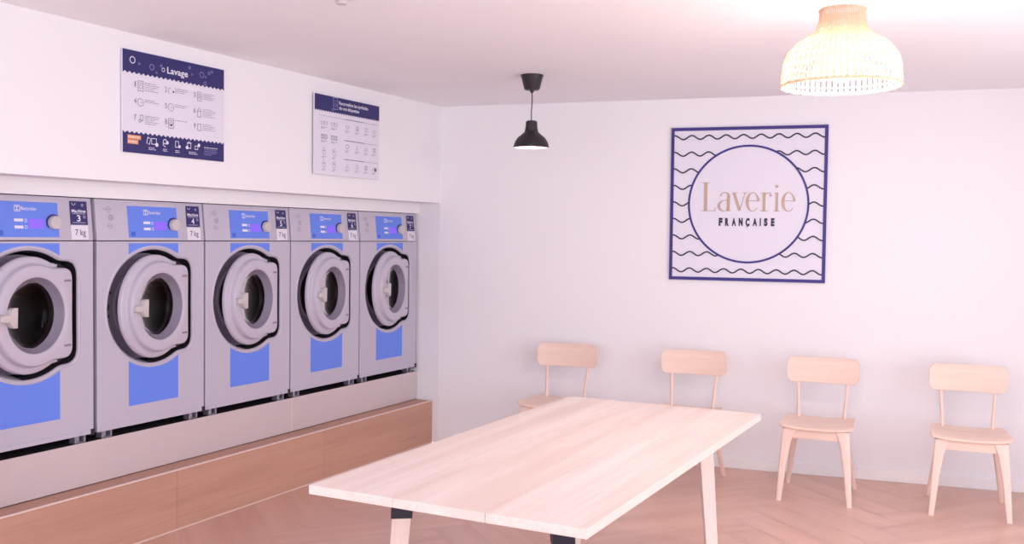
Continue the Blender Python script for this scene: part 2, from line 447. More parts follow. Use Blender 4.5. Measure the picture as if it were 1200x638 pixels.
def make_machine():
    root = empty('washing_machine', (0,0,0))
    # cabinet
    mb = MB()
    mb.loft([[(x, -MW/2, ZB), (x, MW/2, ZB), (x, MW/2, ZC-0.002), (x, -MW/2, ZC-0.002)] for x in (-0.0865, -0.20, -MD)], True, False, True)
    mb.build('cabinet', 'grey', root, smooth=0)
    # front panel with the round well
    def rect_ring(x, ins=0.0):
        out = []
        for t in TH:
            c, s = cos(t), sin(t); k = 1e9
            if c > 1e-9: k = min(k, (MW/2-ins)/c)
            if c < -1e-9: k = min(k, (-MW/2+ins)/c)
            if s > 1e-9: k = min(k, (ZC-0.004-ins-CZ)/s)
            if s < -1e-9: k = min(k, (ZB+ins-CZ)/s)
            out.append((x, k*c, CZ+k*s))
        return out
    fn = lambda i: max(0.0, -cos(TH[i]))*0.8 + 0.2*(1-cos(TH[i]))/2
    mb = MB()
    mb.loft([rect_ring(-0.087), rect_ring(-0.003), rect_ring(0.0, 0.003), rect_ring(0.0, 0.006), outline(0.0, *WELL, off=0.0225), outline(0.0, *WELL, off=0.020), outline(0.003, *WELL, off=0.012),
             outline(0.0, *WELL, off=0.004), outline(-0.006, *WELL, off=0.0), outline(-0.010, *WELL, off=0.0)])
    mb.build('front_panel', 'grey', root, smooth=40)
    def well_part(keep, name, mat):
        A = outline(-0.0095, *WELL, off=0.0003)
        B = [(x, y*(1-0.22*fn(i)), CZ+(z-CZ)*(1-0.22*fn(i))) for i, (x, y, z) in enumerate(outline(-0.080, *WELL, off=-0.002))]
        idx = [i for i in range(len(TH)) if keep(i)]
        # start the run after the gap so that it stays connected
        k0 = next(i for i in idx if (i-1) % len(TH) not in idx); run = [(k0+j) % len(TH) for j in range(len(idx))]
        mb = MB(); mb.loft([[A[i] for i in run], [tuple((a+b)/2 for a, b in zip(A[i], B[i])) for i in run], [B[i] for i in run]], False)
        mb.build(name, mat, root)
    c0 = -0.05
    well_part(lambda i: cos(TH[i]) <= c0, 'well_wall', 'grey_light')
    well_part(lambda i: cos(TH[i]) > c0 or cos(TH[(i+1) % len(TH)]) > c0 or cos(TH[i-1]) > c0, 'well_dark_wall', 'gap_dark')  # hinge-side wall of the well coloured black to darken the door gap
    mb = MB()
    mb.loft([outline(-0.079, 0.27, 0.25, 0.23, 0.05, off=0.0), circ(-0.079, 0.20), circ(-0.083, 0.172), circ(-0.086, 0.172)])
    wf = mb.build('well_floor', 'grey_dark', root)
    mb = MB()
    mb.lathe([(0.196, 0.0), (0.190, 0.008), (0.180, 0.009), (0.172, 0.003), (0.172, -0.004)], 64, (-0.078, 0, CZ), 'X')
    mb.build('door_seal', 'grey_dark', root)
    # drum
    mb = MB()
    mb.lathe([(0.172, -0.002), (0.20, -0.03), (0.205, -0.30), (0.19, -0.33), (0.06, -0.345), (0.055, -0.335), (0.001, -0.33)], 64, (-0.087, 0, CZ), 'X')
    for k in range(3):
        a = 2*pi*k/3 + 0.4
        mb.tube([(-0.12, 0.19*cos(a), CZ+0.19*sin(a)), (-0.40, 0.19*cos(a+0.1), CZ+0.19*sin(a+0.1))], 0.022, 8)
    mb.build('drum', 'steel', root)
    # bottom rim
    mb = MB(); mb.box(0.0, 0.003, -MW/2+0.012, MW/2-0.012, ZB+0.001, ZB+0.022, 0.001, 1)
    for u in (-0.27, 0.27):
        mb.lathe([(0.007, 0.0), (0.007, 0.002), (0.004, 0.003)], 12, (0.003, u, ZB+0.012), 'X', False, True)
    mb.build('kick_strip', 'grey', root)
    mb = MB(); mb.box(-0.02, 0.004, MW/2-0.022, MW/2+0.004, ZB-0.006, ZB+0.024, 0.002, 1)
    mb.build('corner_block', 'black', root)
    # feet
    for u in (-0.285, 0.285):
        for x in (-0.035, -0.60):
            mb = MB()
            mb.box(x-0.02, x+0.022, u-0.03, u-0.022, 0.004, ZB+0.002, 0.001, 1); mb.box(x-0.02, x+0.022, u+0.022, u+0.03, 0.004, ZB+0.002, 0.001, 1)
            mb.box(x-0.02, x+0.022, u-0.03, u+0.03, 0.0, 0.005, 0.001, 1)
            mb.tube([(x, u, 0.004), (x, u, ZB+0.002)], 0.010, 10)
            mb.build('foot', 'foot', root)
    # blue film, above and below the door
    ink = Ink(0.0012); low = Ink(0.0012)
    def top_z(u, off): 
        rr = [shape_r(t, *WELL) + off for t in TH]
        for _ in range(2): rr = [(rr[i-1] + 2*rr[i] + rr[(i+1) % len(rr)])/4 for i in range(len(rr))]
        up = [(r*cos(t), r*sin(t)) for r, t in zip(rr, TH)]
        best = None
        for i in range(len(up)):
            a, b = up[i-1], up[i]
            if a[1] > 0 and b[1] > 0 and min(a[0],b[0]) <= u <= max(a[0],b[0]) and abs(a[0]-b[0]) > 1e-9:
                z = a[1] + (b[1]-a[1])*(u-a[0])/(b[0]-a[0]); best = z if best is None else max(best, z)
        return best
    us = [-0.163 + 0.326*i/36 for i in range(37)]
    for a, b in zip(us[:-1], us[1:]):
        za, zb = top_z(a, 0.0215), top_z(b, 0.0215)
        ink.poly([(a, CZ+za), (b, CZ+zb), (b, ZC-0.014), (a, ZC-0.014)])
        low.poly([(a, 0.136), (b, 0.136), (b, CZ-zb), (a, CZ-za)])
    ink.build('blue_film', 'blue', root); low.build('blue_film', 'blue', root)
    # control panel, leaning back
    mb = MB()
    mb.hexa([(-MD,-MW/2,ZC),(0.0,-MW/2,ZC),(0.0,MW/2,ZC),(-MD,MW/2,ZC)], [(-MD,-MW/2,ZT),(-0.02,-MW/2,ZT),(-0.02,MW/2,ZT),(-MD,MW/2,ZT)], 0.0025)
    cp = mb.build('control_panel', 'grey', root)
    ink = Ink(0.0010, slope); ink.rect(-0.16, 0.165, 0.978, 1.136); ink.build('blue_plate', 'blue', cp)
    ink = Ink(0.0010, slope); ink.rect(-0.16, 0.150, 1.137, 1.150); ink.build('plate_edge', 'grey_light', cp)
    ink = Ink(0.0018, slope); ink.rect(-0.145, -0.118, 0.985, 1.008); ink.build('blue_button', 'blue_dark', cp)
    ink = Ink(0.0018, slope)
    ink.rect(-0.062, -0.018, 1.047, 1.060); ink.rect(-0.062, -0.018, 1.016, 1.029)
    ink.box(-0.010, 0.002, 1.045, 1.059, 0.002); ink.box(-0.010, 0.002, 1.016, 1.030, 0.002)
    # emblem and maker's name
    ink.box(-0.058, -0.030, 1.092, 1.120, 0.0028)
    ink.poly([(-0.052,1.115),(-0.036,1.115),(-0.044,1.106)]); ink.poly([(-0.052,1.097),(-0.044,1.105),(-0.036,1.097)])
    ink.text('Electrolux', -0.026, 0.052, 1.098, 1.114, 0.01)
    ink.build('panel_print', 'white_ink', cp)
    mb = MB(); mb.hexa([(-0.006+slope(1.017),0.008,1.017),(0.0025+slope(1.017),0.008,1.017),(0.0025+slope(1.017),0.088,1.017),(-0.006+slope(1.017),0.088,1.017)],
                       [(-0.006+slope(1.06),0.008,1.06),(0.0025+slope(1.06),0.008,1.06),(0.0025+slope(1.06),0.088,1.06),(-0.006+slope(1.06),0.088,1.06)], 0.001, 1)
    mb.build('display', 'screen', cp)
    mb = MB(); mb.lathe([(0.038, -0.004), (0.038, 0.003), (0.033, 0.0035)], 32, (-0.008, 0.137, 1.045), 'X', False, True)
    mb.build('dial_shade', 'navy', cp)  # dark ring painted in as the shadow around the dial
    mb = MB(); mb.lathe([(0.031, -0.003), (0.031, 0.020), (0.028, 0.0245), (0.020, 0.025)], 32, (-0.008, 0.137, 1.045), 'X', False, True)
    mb.box(0.016, 0.0185, 0.135, 0.139, 1.058, 1.070)
    mb.build('dial', 'knob', cp)
    # small moulded marks on the left of the panel
    ink = Ink(0.0012, slope)
    for (u, v) in ((-0.275, 1.115), (-0.262, 1.075), (-0.272, 1.035)):
        ink.ring(u, v, 0.013, 0.0018, 16); ink.rect(u-0.016, u+0.016, v-0.001, v+0.001)
    ink.ring(-0.302, 1.115, 0.004, 0.0015, 10); ink.rect(-0.274, -0.250, 1.066, 1.068); ink.rect(-0.274, -0.250, 1.083, 1.085)
    ink.build('panel_symbols', 'grey_dark', cp)
    # door, standing a little ajar
    al = radians(9.0); hx, hu = -0.04, 0.215
    def ajar(p):
        x, u, z = p; dx, du = x-hx, u-hu
        return (hx + dx*cos(al) - du*sin(al), hu + dx*sin(al) + du*cos(al), z)
    def aj(ring): return [ajar(p) for p in ring]
    D1 = (0.264, 0.222, 0.230, 0.045); D2 = (0.228, 0.217, 0.208, 0.04)
    mb = MB()
    mb.loft([aj(r) for r in (circ(-0.050, 0.165), outline(-0.050, *D1, off=-0.006), outline(-0.044, *D1), outline(-0.030, *D1),
             outline(-0.022, *D1, off=-0.006), outline(-0.019, *D2, off=0.008), outline(-0.014, *D2, off=0.003), outline(0.002, *D2, off=0.001), outline(0.008, *D2, off=-0.001), outline(0.0125, *D2, off=-0.005), outline(0.014, *D2, off=-0.011),
             circ(0.0145, 0.195), circ(0.0145, 0.176), circ(0.0125, 0.172), circ(0.008, 0.170), circ(-0.032, 0.156), circ(-0.037, 0.152), circ(-0.046, 0.156), circ(-0.050, 0.165))])
    dr = mb.build('door', 'grey_light', root, smooth=30)
    dr.data.materials.append(M['gap_dark']); dr.data.materials.append(M['grey_dark'])
    for p in dr.data.polygons:
        x, u, z = p.center
        # back into the closed-door frame
        dx, du = x-hx, u-hu; xx = hx + dx*cos(al) + du*sin(al); uu = hu - dx*sin(al) + du*cos(al)
        rr = sqrt(uu*uu + (z-CZ)**2)
        if xx < -0.012 and rr > 0.19 and uu > 0.15: p.material_index = 1  # hinge-side door edge coloured black, matching the gap beside it
        elif xx < 0.006 and rr < 0.1745: p.material_index = 2
    mb = MB()
    prof = [(0.0, -0.072), (0.05, -0.071), (0.09, -0.064), (0.115, -0.052), (0.1185, -0.046)]
    th = [2*pi*i/64 for i in range(64)]
    def cc(x, r): return [ajar((x, r*cos(t), CZ+r*sin(t))) for t in th]
    mb.loft([cc(-0.036, 0.1525), cc(-0.050, 0.143), cc(-0.064, 0.112), cc(-0.072, 0.060), cc(-0.074, 0.002)], True, False, True)
    mb.build('porthole_glass', 'glass', dr)
    mb = MB()
    def hp(pts, x0, x1):
        n = len(pts)
        a = [ajar((x0, u, CZ+v)) for u, v in pts]; b = [ajar((x1, u*1.0, CZ+v)) for u, v in pts]
        c = [ajar((x1+0.005, (u+0.175)*0.86-0.175, CZ+v*0.82)) for u, v in pts]
        mb.loft([a, b, c], True, True, True)
    hp([(-0.222,-0.012),(-0.200,-0.020),(-0.180,-0.014),(-0.168,-0.034),(-0.152,-0.044),(-0.132,-0.044),(-0.130,0.044),(-0.152,0.044),(-0.168,0.034),(-0.180,0.014),(-0.200,0.020),(-0.222,0.012)], 0.010, 0.034)
    mb.build('door_handle', 'knob', dr)
    # raised ribs of the hinge side
    for sv in (-1, 1):
        z = CZ + sv*0.150; mb = MB()
        mb.loft([[ajar((0.013, 0.160, z-0.006)), ajar((0.013, 0.205, z-0.006)), ajar((0.013, 0.205, z+0.006)), ajar((0.013, 0.160, z+0.006))],
                 [ajar((0.0165, 0.163, z-0.004)), ajar((0.0165, 0.202, z-0.004)), ajar((0.0165, 0.202, z+0.004)), ajar((0.0165, 0.163, z+0.004))]], True, False, True)
        mb.build('hinge_cover', 'grey_dark', dr)
    # latch slots in the wall of the well
    for a, s in ((pi-0.03, 0.014), (pi+0.14, 0.007), (pi-0.30, 0.007)):
        mb = MB(); c = (-0.035, 0.264*cos(a), CZ+0.264*sin(a)); mb.box(c[0]-0.008, c[0]+0.008, c[1]-0.004, c[1]+0.006, c[2]-s, c[2]+s, 0.002, 1)
        mb.build('latch_slot', 'black', root)
    return root
def add_number_sticker(root, num):
    st = Ink(0.0012, slope); u0, u1 = 0.230, 0.326
    st.rect(u0, u1, 0.968, 1.040); s_ = st.build('number_sticker', 'paper', root)
    st = Ink(0.0018, slope)
    pts = [(u1, 1.148), (u0, 1.148)]; n = 11
    top = []
    for i in range(2*n+1):
        u = u0 + (u1-u0)*i/(2*n); top.append((u, 1.036 + (0.003 if i % 2 else -0.002)))
    for a, b in zip(top[:-1], top[1:]): st.poly([a, b, (b[0], 1.148), (a[0], 1.148)])
    st.build('sticker_header', 'navy', s_)
    st = Ink(0.0024, slope)
    st.text('Machine', u0+0.009, u1-0.009, 1.094, 1.110, 0.02)
    st.text(num, 0.266, 0.286, 1.052, 1.083, 0.02)
    st.ring(u0+0.022, 1.140, 0.010, 0.0022, 12, pi, 2*pi); st.ring(u0+0.070, 1.130, 0.005, 0.0018, 12); st.ring(u0+0.078, 1.075, 0.006, 0.0016, 12)
    st.rect(u0+0.012, u1-0.012, 1.088, 1.0895); st.rect(u0+0.012, u1-0.012, 1.0465, 1.048)
    st.build('sticker_writing', 'white_ink', s_)
    st = Ink(0.0020, slope)
    st.text('7 kg', u0+0.022, u1-0.016, 0.978, 1.016, 0.0)
    st.build('weight_writing', 'ink_dark', s_)
proto = make_machine()
labels = {
 '7': 'grey front-loading washing machine numbered 7, the one nearest the back wall',
 '6': 'grey front-loading washing machine with blue panels, sticker numbered 6',
 '5': 'grey front-loading washing machine numbered 5, the middle one of the row',
 '4': 'grey front-loading washing machine with blue panels, sticker numbered 4',
 '3': 'grey front-loading washing machine numbered 3, cut off by the left frame edge'}
machines = []
for k, num in enumerate('76543'):
    o = proto if k == 0 else copy_tree(proto)
    machines.append((o, num))
for k, (o, num) in enumerate(machines):
    yc = -0.02 - 0.715*(k+0.5) - (0.010 if k == 4 else 0.0)
    o.location = Lp(-0.179, yc, 0.520); o.rotation_euler = (0, 0, SK)
    tag(o, labels[num], 'washing machine', 'washing machines in the recess of the left wall')
    add_number_sticker(o, num)

# ------------------------------------------------------------------ posters on the bulkhead
def zigzag_band(ink, W, v0, v1, n, amp, edge):
    """band v0..v1 with one scalloped edge ('bottom' or 'top')"""
    for i in range(2*n):
        a, b = W*i/(2*n), W*(i+1)/(2*n)
        da, db = (amp if i % 2 else 0), (amp if (i+1) % 2 else 0)
        if edge == 'bottom': ink.poly([(a, v0+da), (b, v0+db), (b, v1), (a, v1)])
        else: ink.poly([(a, v0), (b, v0), (b, v1-db), (a, v1-da)])
def text_lines(ink, u, v, widths, h=0.0032, gap=0.0095):
    for i, w in enumerate(widths):
        # broken dashes stand in for lettering too small to read
        p = 0.0; j = 0
        while p < w:
            q = min(w, p + (0.012, 0.020, 0.008, 0.016)[(i+j) % 4]); ink.rect(u+p, u+q, v-i*gap-h, v-i*gap); p = q + 0.003; j += 1
def poster_lavage():
    W, Hh = 0.663, 0.482
    root = empty('wall_poster', Lp(0.0, -2.893, 1.901), SK, 'white and navy poster headed Lavage high above machines 3 and 4', 'poster')
    mb = MB(); mb.box(0.003, 0.014, 0, W, 0, Hh, 0.001, 1); mb.build('board', 'paper', root, smooth=0)
    mb = MB()
    for u in (0.05, W-0.05):
        for v in (0.05, Hh-0.05): mb.box(0.0, 0.004, u-0.01, u+0.01, v-0.01, v+0.01)
    mb.build('spacer', 'white_plastic', root, smooth=0)
    x = 0.0148
    ink = Ink(x); zigzag_band(ink, W, 0.372, Hh-0.0005, 24, 0.010, 'bottom'); ink.build('header_band', 'navy', root)
    ink = Ink(x); zigzag_band(ink, W, 0.0005, 0.102, 24, 0.010, 'top'); ink.build('footer_band', 'navy', root)
    ink = Ink(x+0.0006)
    ink.text('Lavage', 0.272, 0.408, 0.395, 0.437, 0.015)
    for (u, v, r, w) in ((0.058, 0.436, 0.015, 0.004), (0.247, 0.418, 0.009, 0.003)): ink.ring(u, v, r, w, 20, ry=r)
    fv = 0.062
    def phone(u): ink.box(u-0.014, u+0.010, fv-0.014, fv+0.018, 0.003); ink.disc(u+0.014, fv-0.008, 0.008, 14)
    ink.strip([(0.150, fv+0.02), (0.143, fv-0.008), (0.160, fv-0.014), (0.168, fv+0.014), (0.150, fv+0.02)], 0.004)
    ink.box(0.172, 0.205, fv-0.012, fv+0.018, 0.003); ink.disc(0.206, fv-0.012, 0.010, 14)
    ink.strip([(0.248, fv+0.016), (0.246, fv-0.010), (0.262, fv-0.018)], 0.004); ink.ring(0.258, fv+0.008, 0.011, 0.004, 16); ink.disc(0.272, fv+0.004, 0.009, 14)
    phone(0.338); 
    ink.box(0.405, 0.430, fv-0.012, fv+0.016, 0.003); ink.strip([(0.402, fv+0.014), (0.417, fv+0.022), (0.432, fv+0.014)], 0.003); ink.disc(0.403, fv-0.008, 0.009, 14)
    ink.box(0.455, 0.478, fv-0.014, fv+0.006, 0.003); ink.disc(0.484, fv+0.010, 0.009, 14)
    for u, ws in ((0.155, (0.035, 0.045)), (0.245, (0.024, 0.028)), (0.325, (0.024, 0.028)), (0.415, (0.050, 0.060))):
        text_lines(ink, u, 0.034, ws, 0.003, 0.008)
    text_lines(ink, 0.520, 0.066, (0.095,), 0.0035)
    ink.build('white_print', 'white_ink', root)
    ink = Ink(x+0.0006)
    for (u, v, r, w) in ((0.098, 0.424, 0.005, 0.0025), (0.176, 0.420, 0.013, 0.003), (0.234, 0.435, 0.005, 0.0025), (0.420, 0.456, 0.006, 0.003), (0.438, 0.424, 0.004, 0.002),
                         (0.504, 0.432, 0.014, 0.003), (0.530, 0.425, 0.005, 0.002), (0.555, 0.448, 0.007, 0.003), (0.575, 0.458, 0.006, 0.003), (0.526, 0.392, 0.008, 0.003), (0.205, 0.398, 0.004, 0.002)):
        ink.ring(u, v, r, w, 18)
    text_lines(ink, 0.520, 0.056, (0.090, 0.095, 0.085, 0.050), 0.0025, 0.009)
    ink.build('pale_print', 'pale_ink', root)
    ink = Ink(x+0.0006); ink.rect(0.028, 0.108, 0.064, 0.084); ink.rect(0.028, 0.092, 0.042, 0.062); ink.build('orange_block', 'orange', root)
    ink = Ink(x+0.0010)
    # lettering on the orange block is only a blur of pale strokes in the photograph
    text_lines(ink, 0.034, 0.078, (0.066,), 0.007); text_lines(ink, 0.034, 0.056, (0.050,), 0.007)
    ink.build('block_lettering', 'trim', root)
    ink = Ink(x+0.0006)
    cols = (0.072, 0.262, 0.452); rows = (0.325, 0.245, 0.168); num = 1
    for r in range(3):
        for c in range(3):
            u, v = cols[c], rows[r]; iu = u + 0.034
            ink.text(str(num), u-0.004+(0.003 if num == 1 else 0), u+0.008-(0.003 if num == 1 else 0), v-0.012, v+0.014, 0.0)
            if num in (1, 8): ink.box(iu-0.016, iu+0.018, v-0.030, v+0.020, 0.0025); ink.ring(iu+0.001, v-0.008, 0.010, 0.002, 16); ink.rect(iu-0.014, iu+0.016, v+0.008, v+0.010)
            elif num == 3: ink.box(iu-0.014, iu+0.016, v-0.028, v+0.018, 0.0025); ink.ring(iu+0.001, v, 0.008, 0.002, 14); ink.rect(iu-0.014, iu+0.016, v-0.014, v-0.012)
            elif num == 2: ink.ring(iu, v-0.004, 0.016, 0.0022, 12, 0.5*pi, 1.3*pi)
            elif num in (4, 5): ink.ring(iu, v-0.003, 0.018, 0.0025, 20); ink.strip([(iu, v-0.003), (iu+0.010, v-0.003)], 0.0025)
            elif num == 6: ink.box(iu-0.014, iu+0.014, v-0.030, v+0.002, 0.0025); ink.strip([(iu-0.014, v+0.002), (iu, v+0.018), (iu+0.014, v+0.002)], 0.0025)
            elif num == 7: ink.box(iu-0.004, iu+0.016, v-0.012, v+0.016, 0.0025); ink.ring(iu-0.004, v-0.014, 0.008, 0.002, 12)
            elif num == 9: ink.box(iu-0.012, iu+0.014, v-0.022, v+0.014, 0.0025)
            n = (5, 3, 4, 2, 2, 5, 5, 1, 4)[num-1]
            text_lines(ink, iu+0.026, v+0.014, [(0.085, 0.07, 0.09, 0.08, 0.06)[(k+num) % 5] for k in range(n)], 0.0022, 0.0090)
            num += 1
    ink.build('instructions_print', 'ink', root)
    ink = Ink(x+0.0010); ink.disc(0.312, 0.320, 0.005, 12); ink.disc(0.298, 0.156, 0.005, 12); ink.build('black_dots', 'ink_dark', root)
poster_lavage()
def poster_symbols():
    W, Hh = 0.668, 0.478
    root = empty('wall_poster', Lp(0.0, -1.482, 1.887), SK, 'white poster of laundry care symbols under a navy header, above machines 5 and 6', 'poster')
    mb = MB(); mb.box(0.010, 0.021, 0, W, 0, Hh, 0.001, 1); mb.build('board', 'paper', root, smooth=0)
    mb = MB()
    for u in (0.05, W-0.05):
        for v in (0.05, Hh-0.05): mb.box(0.0, 0.011, u-0.01, u+0.01, v-0.01, v+0.01)
    mb.build('spacer', 'white_plastic', root, smooth=0)
    x = 0.0218
    ink = Ink(x); zigzag_band(ink, W, 0.378, Hh-0.0005, 28, 0.009, 'bottom'); ink.build('header_band', 'navy', root)
    ink = Ink(x+0.0006)
    ink.text('Reconnaître les symboles', 0.238, 0.542, 0.430, 0.458, 0.015)
    ink.text('de vos étiquettes', 0.238, 0.446, 0.400, 0.428, 0.015)
    ink.build('header_lettering', 'white_ink', root)
    ink = Ink(x+0.0006)
    ink.box(0.178, 0.225, 0.402, Hh-0.002, 0.004); ink.ring(0.202, 0.430, 0.010, 0.003, 14); ink.ring(0.176, 0.408, 0.014, 0.003, 12, pi, 2*pi); ink.rect(0.190, 0.214, 0.452, 0.455)
    ink.build('care_tag_drawing', 'pale_ink', root)
    ink = Ink(x+0.0006); dk = Ink(x+0.0006)
    def tub(u, v): ink.strip([(u-0.015, v+0.012), (u-0.011, v-0.010), (u+0.011, v-0.010), (u+0.015, v+0.012)], 0.0022); ink.strip([(u-0.013, v+0.004), (u-0.005, v+0.008), (u+0.005, v+0.002), (u+0.013, v+0.006)], 0.0018)
    def sq(u, v): ink.box(u-0.013, u+0.013, v-0.013, v+0.013, 0.0022)
    def sqc(u, v): sq(u, v); ink.ring(u, v, 0.009, 0.0018, 14)
    def tri(u, v): ink.strip([(u-0.014, v-0.011), (u+0.014, v-0.011), (u, v+0.013), (u-0.014, v-0.011)], 0.0022)
    def iron(u, v): ink.strip([(u-0.016, v-0.009), (u+0.015, v-0.009), (u+0.010, v+0.006), (u-0.004, v+0.006), (u-0.016, v-0.009)], 0.0022)
    def cir(u, v): ink.ring(u, v, 0.013, 0.0022, 18)
    for r, v in enumerate((0.300, 0.218, 0.135, 0.060)):
        for u in (0.090, 0.190):
            if r < 2:
                for a in (-0.017, 0.017): (tub if r == 0 else sqc)(u+a, v+0.010)
                text_lines(ink, u-0.030, v-0.014, (0.060, 0.040), 0.0022, 0.007)
            else:
                (tri if u < 0.1 else iron)(u, v+0.020); cir(u, v-0.004); text_lines(ink, u-0.018, v-0.026, (0.036, 0.024), 0.0022, 0.008)
    kinds = ((tub, sqc, cir, iron), (cir, tri, iron, sqc), (tri, cir, sqc, iron))
    for r, v in enumerate((0.308, 0.186, 0.066)):
        for c, u in enumerate((0.324, 0.428, 0.524, 0.614)):
            kinds[r][c](u, v); text_lines(ink, u-0.024, v-0.024, (0.048, 0.034), 0.0022, 0.008)
    ink.rect(0.282, 0.655, 0.2215, 0.2230); ink.rect(0.282, 0.655, 0.1045, 0.1060); ink.rect(0.040, 0.655, 0.3525, 0.3540)
    for v in (0.222, 0.105, 0.353): text_lines(ink, 0.300, v+0.0030, (0.20,), 0.0045)
    ink.build('symbols_print', 'ink', root)
    dk.disc(0.629, 0.061, 0.010, 16, ry=0.013); dk.build('black_dot', 'ink_dark', root)
poster_symbols()

# ------------------------------------------------------------------ sign on the back wall
def shop_sign():
    W, Hh = 1.006, 1.018
    x0, z0 = 1.686, 1.251
    root = empty('wall_sign', (x0, 0.0, z0), -pi/2, 'large square white sign with navy waves and a circle reading Laverie Française', 'sign')
    mb = MB(); mb.box(0.0, 0.012, 0.001, W-0.001, 0.001, Hh-0.001, 0.001, 1); mb.build('board', 'paper', root, smooth=0)
    t = 0.021
    mb = MB()
    mb.box(0.0, 0.0165, 0, W, 0, t); mb.box(0.0, 0.0165, 0, W, Hh-t, Hh); mb.box(0.0, 0.0165, 0, t, t, Hh-t); mb.box(0.0, 0.0165, W-t, W, t, Hh-t)
    mb.build('frame', 'sign_navy', root, smooth=0)
    cu, cv, R = 2.195-x0, 1.759-z0, 0.3905
    r = MB(); r.lathe([(R-0.0135, 0.0), (R-0.0135, 0.0032), (R, 0.0032), (R, 0.0)], 128, (0.0118, cu, cv), 'X')
    r.build('circle', 'sign_navy', root, smooth=30)
    lam, A, w = 0.1128, 0.0130, 0.0095
    for k in range(9):
        v0 = 2.2035 - 0.1108*k - z0 - 0.0
        segs = [[]]; n = 420
        for i in range(n+1):
            u = t - 0.001 + (W - 2*t + 0.002)*i/n
            v = v0 + A*cos(2*pi*(u - 0.024)/lam)
            if (u-cu)**2 + (v-cv)**2 > (R-0.004)**2: segs[-1].append((u, v))
            elif segs[-1]: segs.append([])
        for seg in segs:
            if len(seg) < 8: continue
            ink = Ink(0.0150); ink.strip(seg, w)
            ob = ink.build('wave_line', 'navy_dark', root)
            md = ob.modifiers.new('thickness', 'SOLIDIFY'); md.thickness = 0.003; md.offset = -1
    # gold serif lettering, drawn stroke by stroke
    S = 0.000689
    def q(X, Y): return (1.892 - x0 + (X-90)*S, 1.713 - z0 + (378-Y)*S)
    g = Ink(0.0155)
    def st(pts, w):
        ws = [v*S for v in w] if isinstance(w, (list, tuple)) else w*S
        g.strip([q(*p) for p in pts], ws)
    def arc(cx, cy, rx, ry, a0, a1, wf, n=28):
        pts = []; ws = []
        for i in range(n+1):
            a = radians(a0 + (a1-a0)*i/n); pts.append((cx+rx*cos(a), cy-ry*sin(a))); ws.append(wf(a))
        st(pts, ws)
    # L
    st([(133,107),(133,376)], 30); st([(100,106),(168,106)], 6); st([(92,376),(224,376)], 6); st([(228,345),(222,378)], [5, 8])
    # a
    st([(350,236),(350,374)], 28); st([(336,376),(376,374)], 6)
    arc(314, 238, 40, 38, 172, 0, lambda a: 7+17*max(0, cos(a))**2 + 8*max(0,-cos(a))**6)
    arc(312, 327, 52, 50, 90, 290, lambda a: 6+20*max(0, -cos(a))**1.5, 30); st([(312,277),(342,268)], 6); st([(330,374),(345,352)], 6)
    # v
    st([(402,206),(456,372)], 26); st([(458,372),(504,206)], 7); st([(382,203),(436,203)], 6); st([(482,203),(524,203)], 6)
    # e (twice)
    for ex in (578, 908):
        arc(ex, 290, 52, 88, 4, 320, lambda a: 7+22*max(0, -cos(a))**1.6 + 16*max(0, cos(a))**3*(1 if sin(a) > 0 else 0), 48)
        st([(ex-44,280),(ex+55,280)], 6)
    # r
    st([(682,206),(682,376)], 26); st([(652,203),(695,203)], 6); st([(650,376),(718,376)], 6)
    arc(728, 240, 40, 36, 170, 60, lambda a: 7, 12); g.disc(*q(742,228), 12*S, 14)
    # i
    st([(800,206),(800,376)], 24); st([(774,203),(812,203)], 6); st([(772,376),(830,376)], 6); g.disc(*q(798,143), 15*S, 18)
    ob = g.build('gold_lettering', 'gold', root)
    md = ob.modifiers.new('thickness', 'SOLIDIFY'); md.thickness = 0.0032; md.offset = -1
    f = Ink(0.0150)
    for ch, a, b in (('F',262,298),('R',322,358),('A',385,425),('N',450,488),('Ç',515,553),('A',582,622),('I',648,656),('S',685,720),('E',750,783)):
        (ua, va), (ub, vb) = q(a, 520 if ch != 'Ç' else 540), q(b, 443)
        if ch == 'I': f.rect(ua-0.0012, ub+0.0012, va, vb)
        else: f.text(ch, ua, ub, va, vb, 0.07)
    f.build('navy_lettering', 'navy_dark', root)
shop_sign()

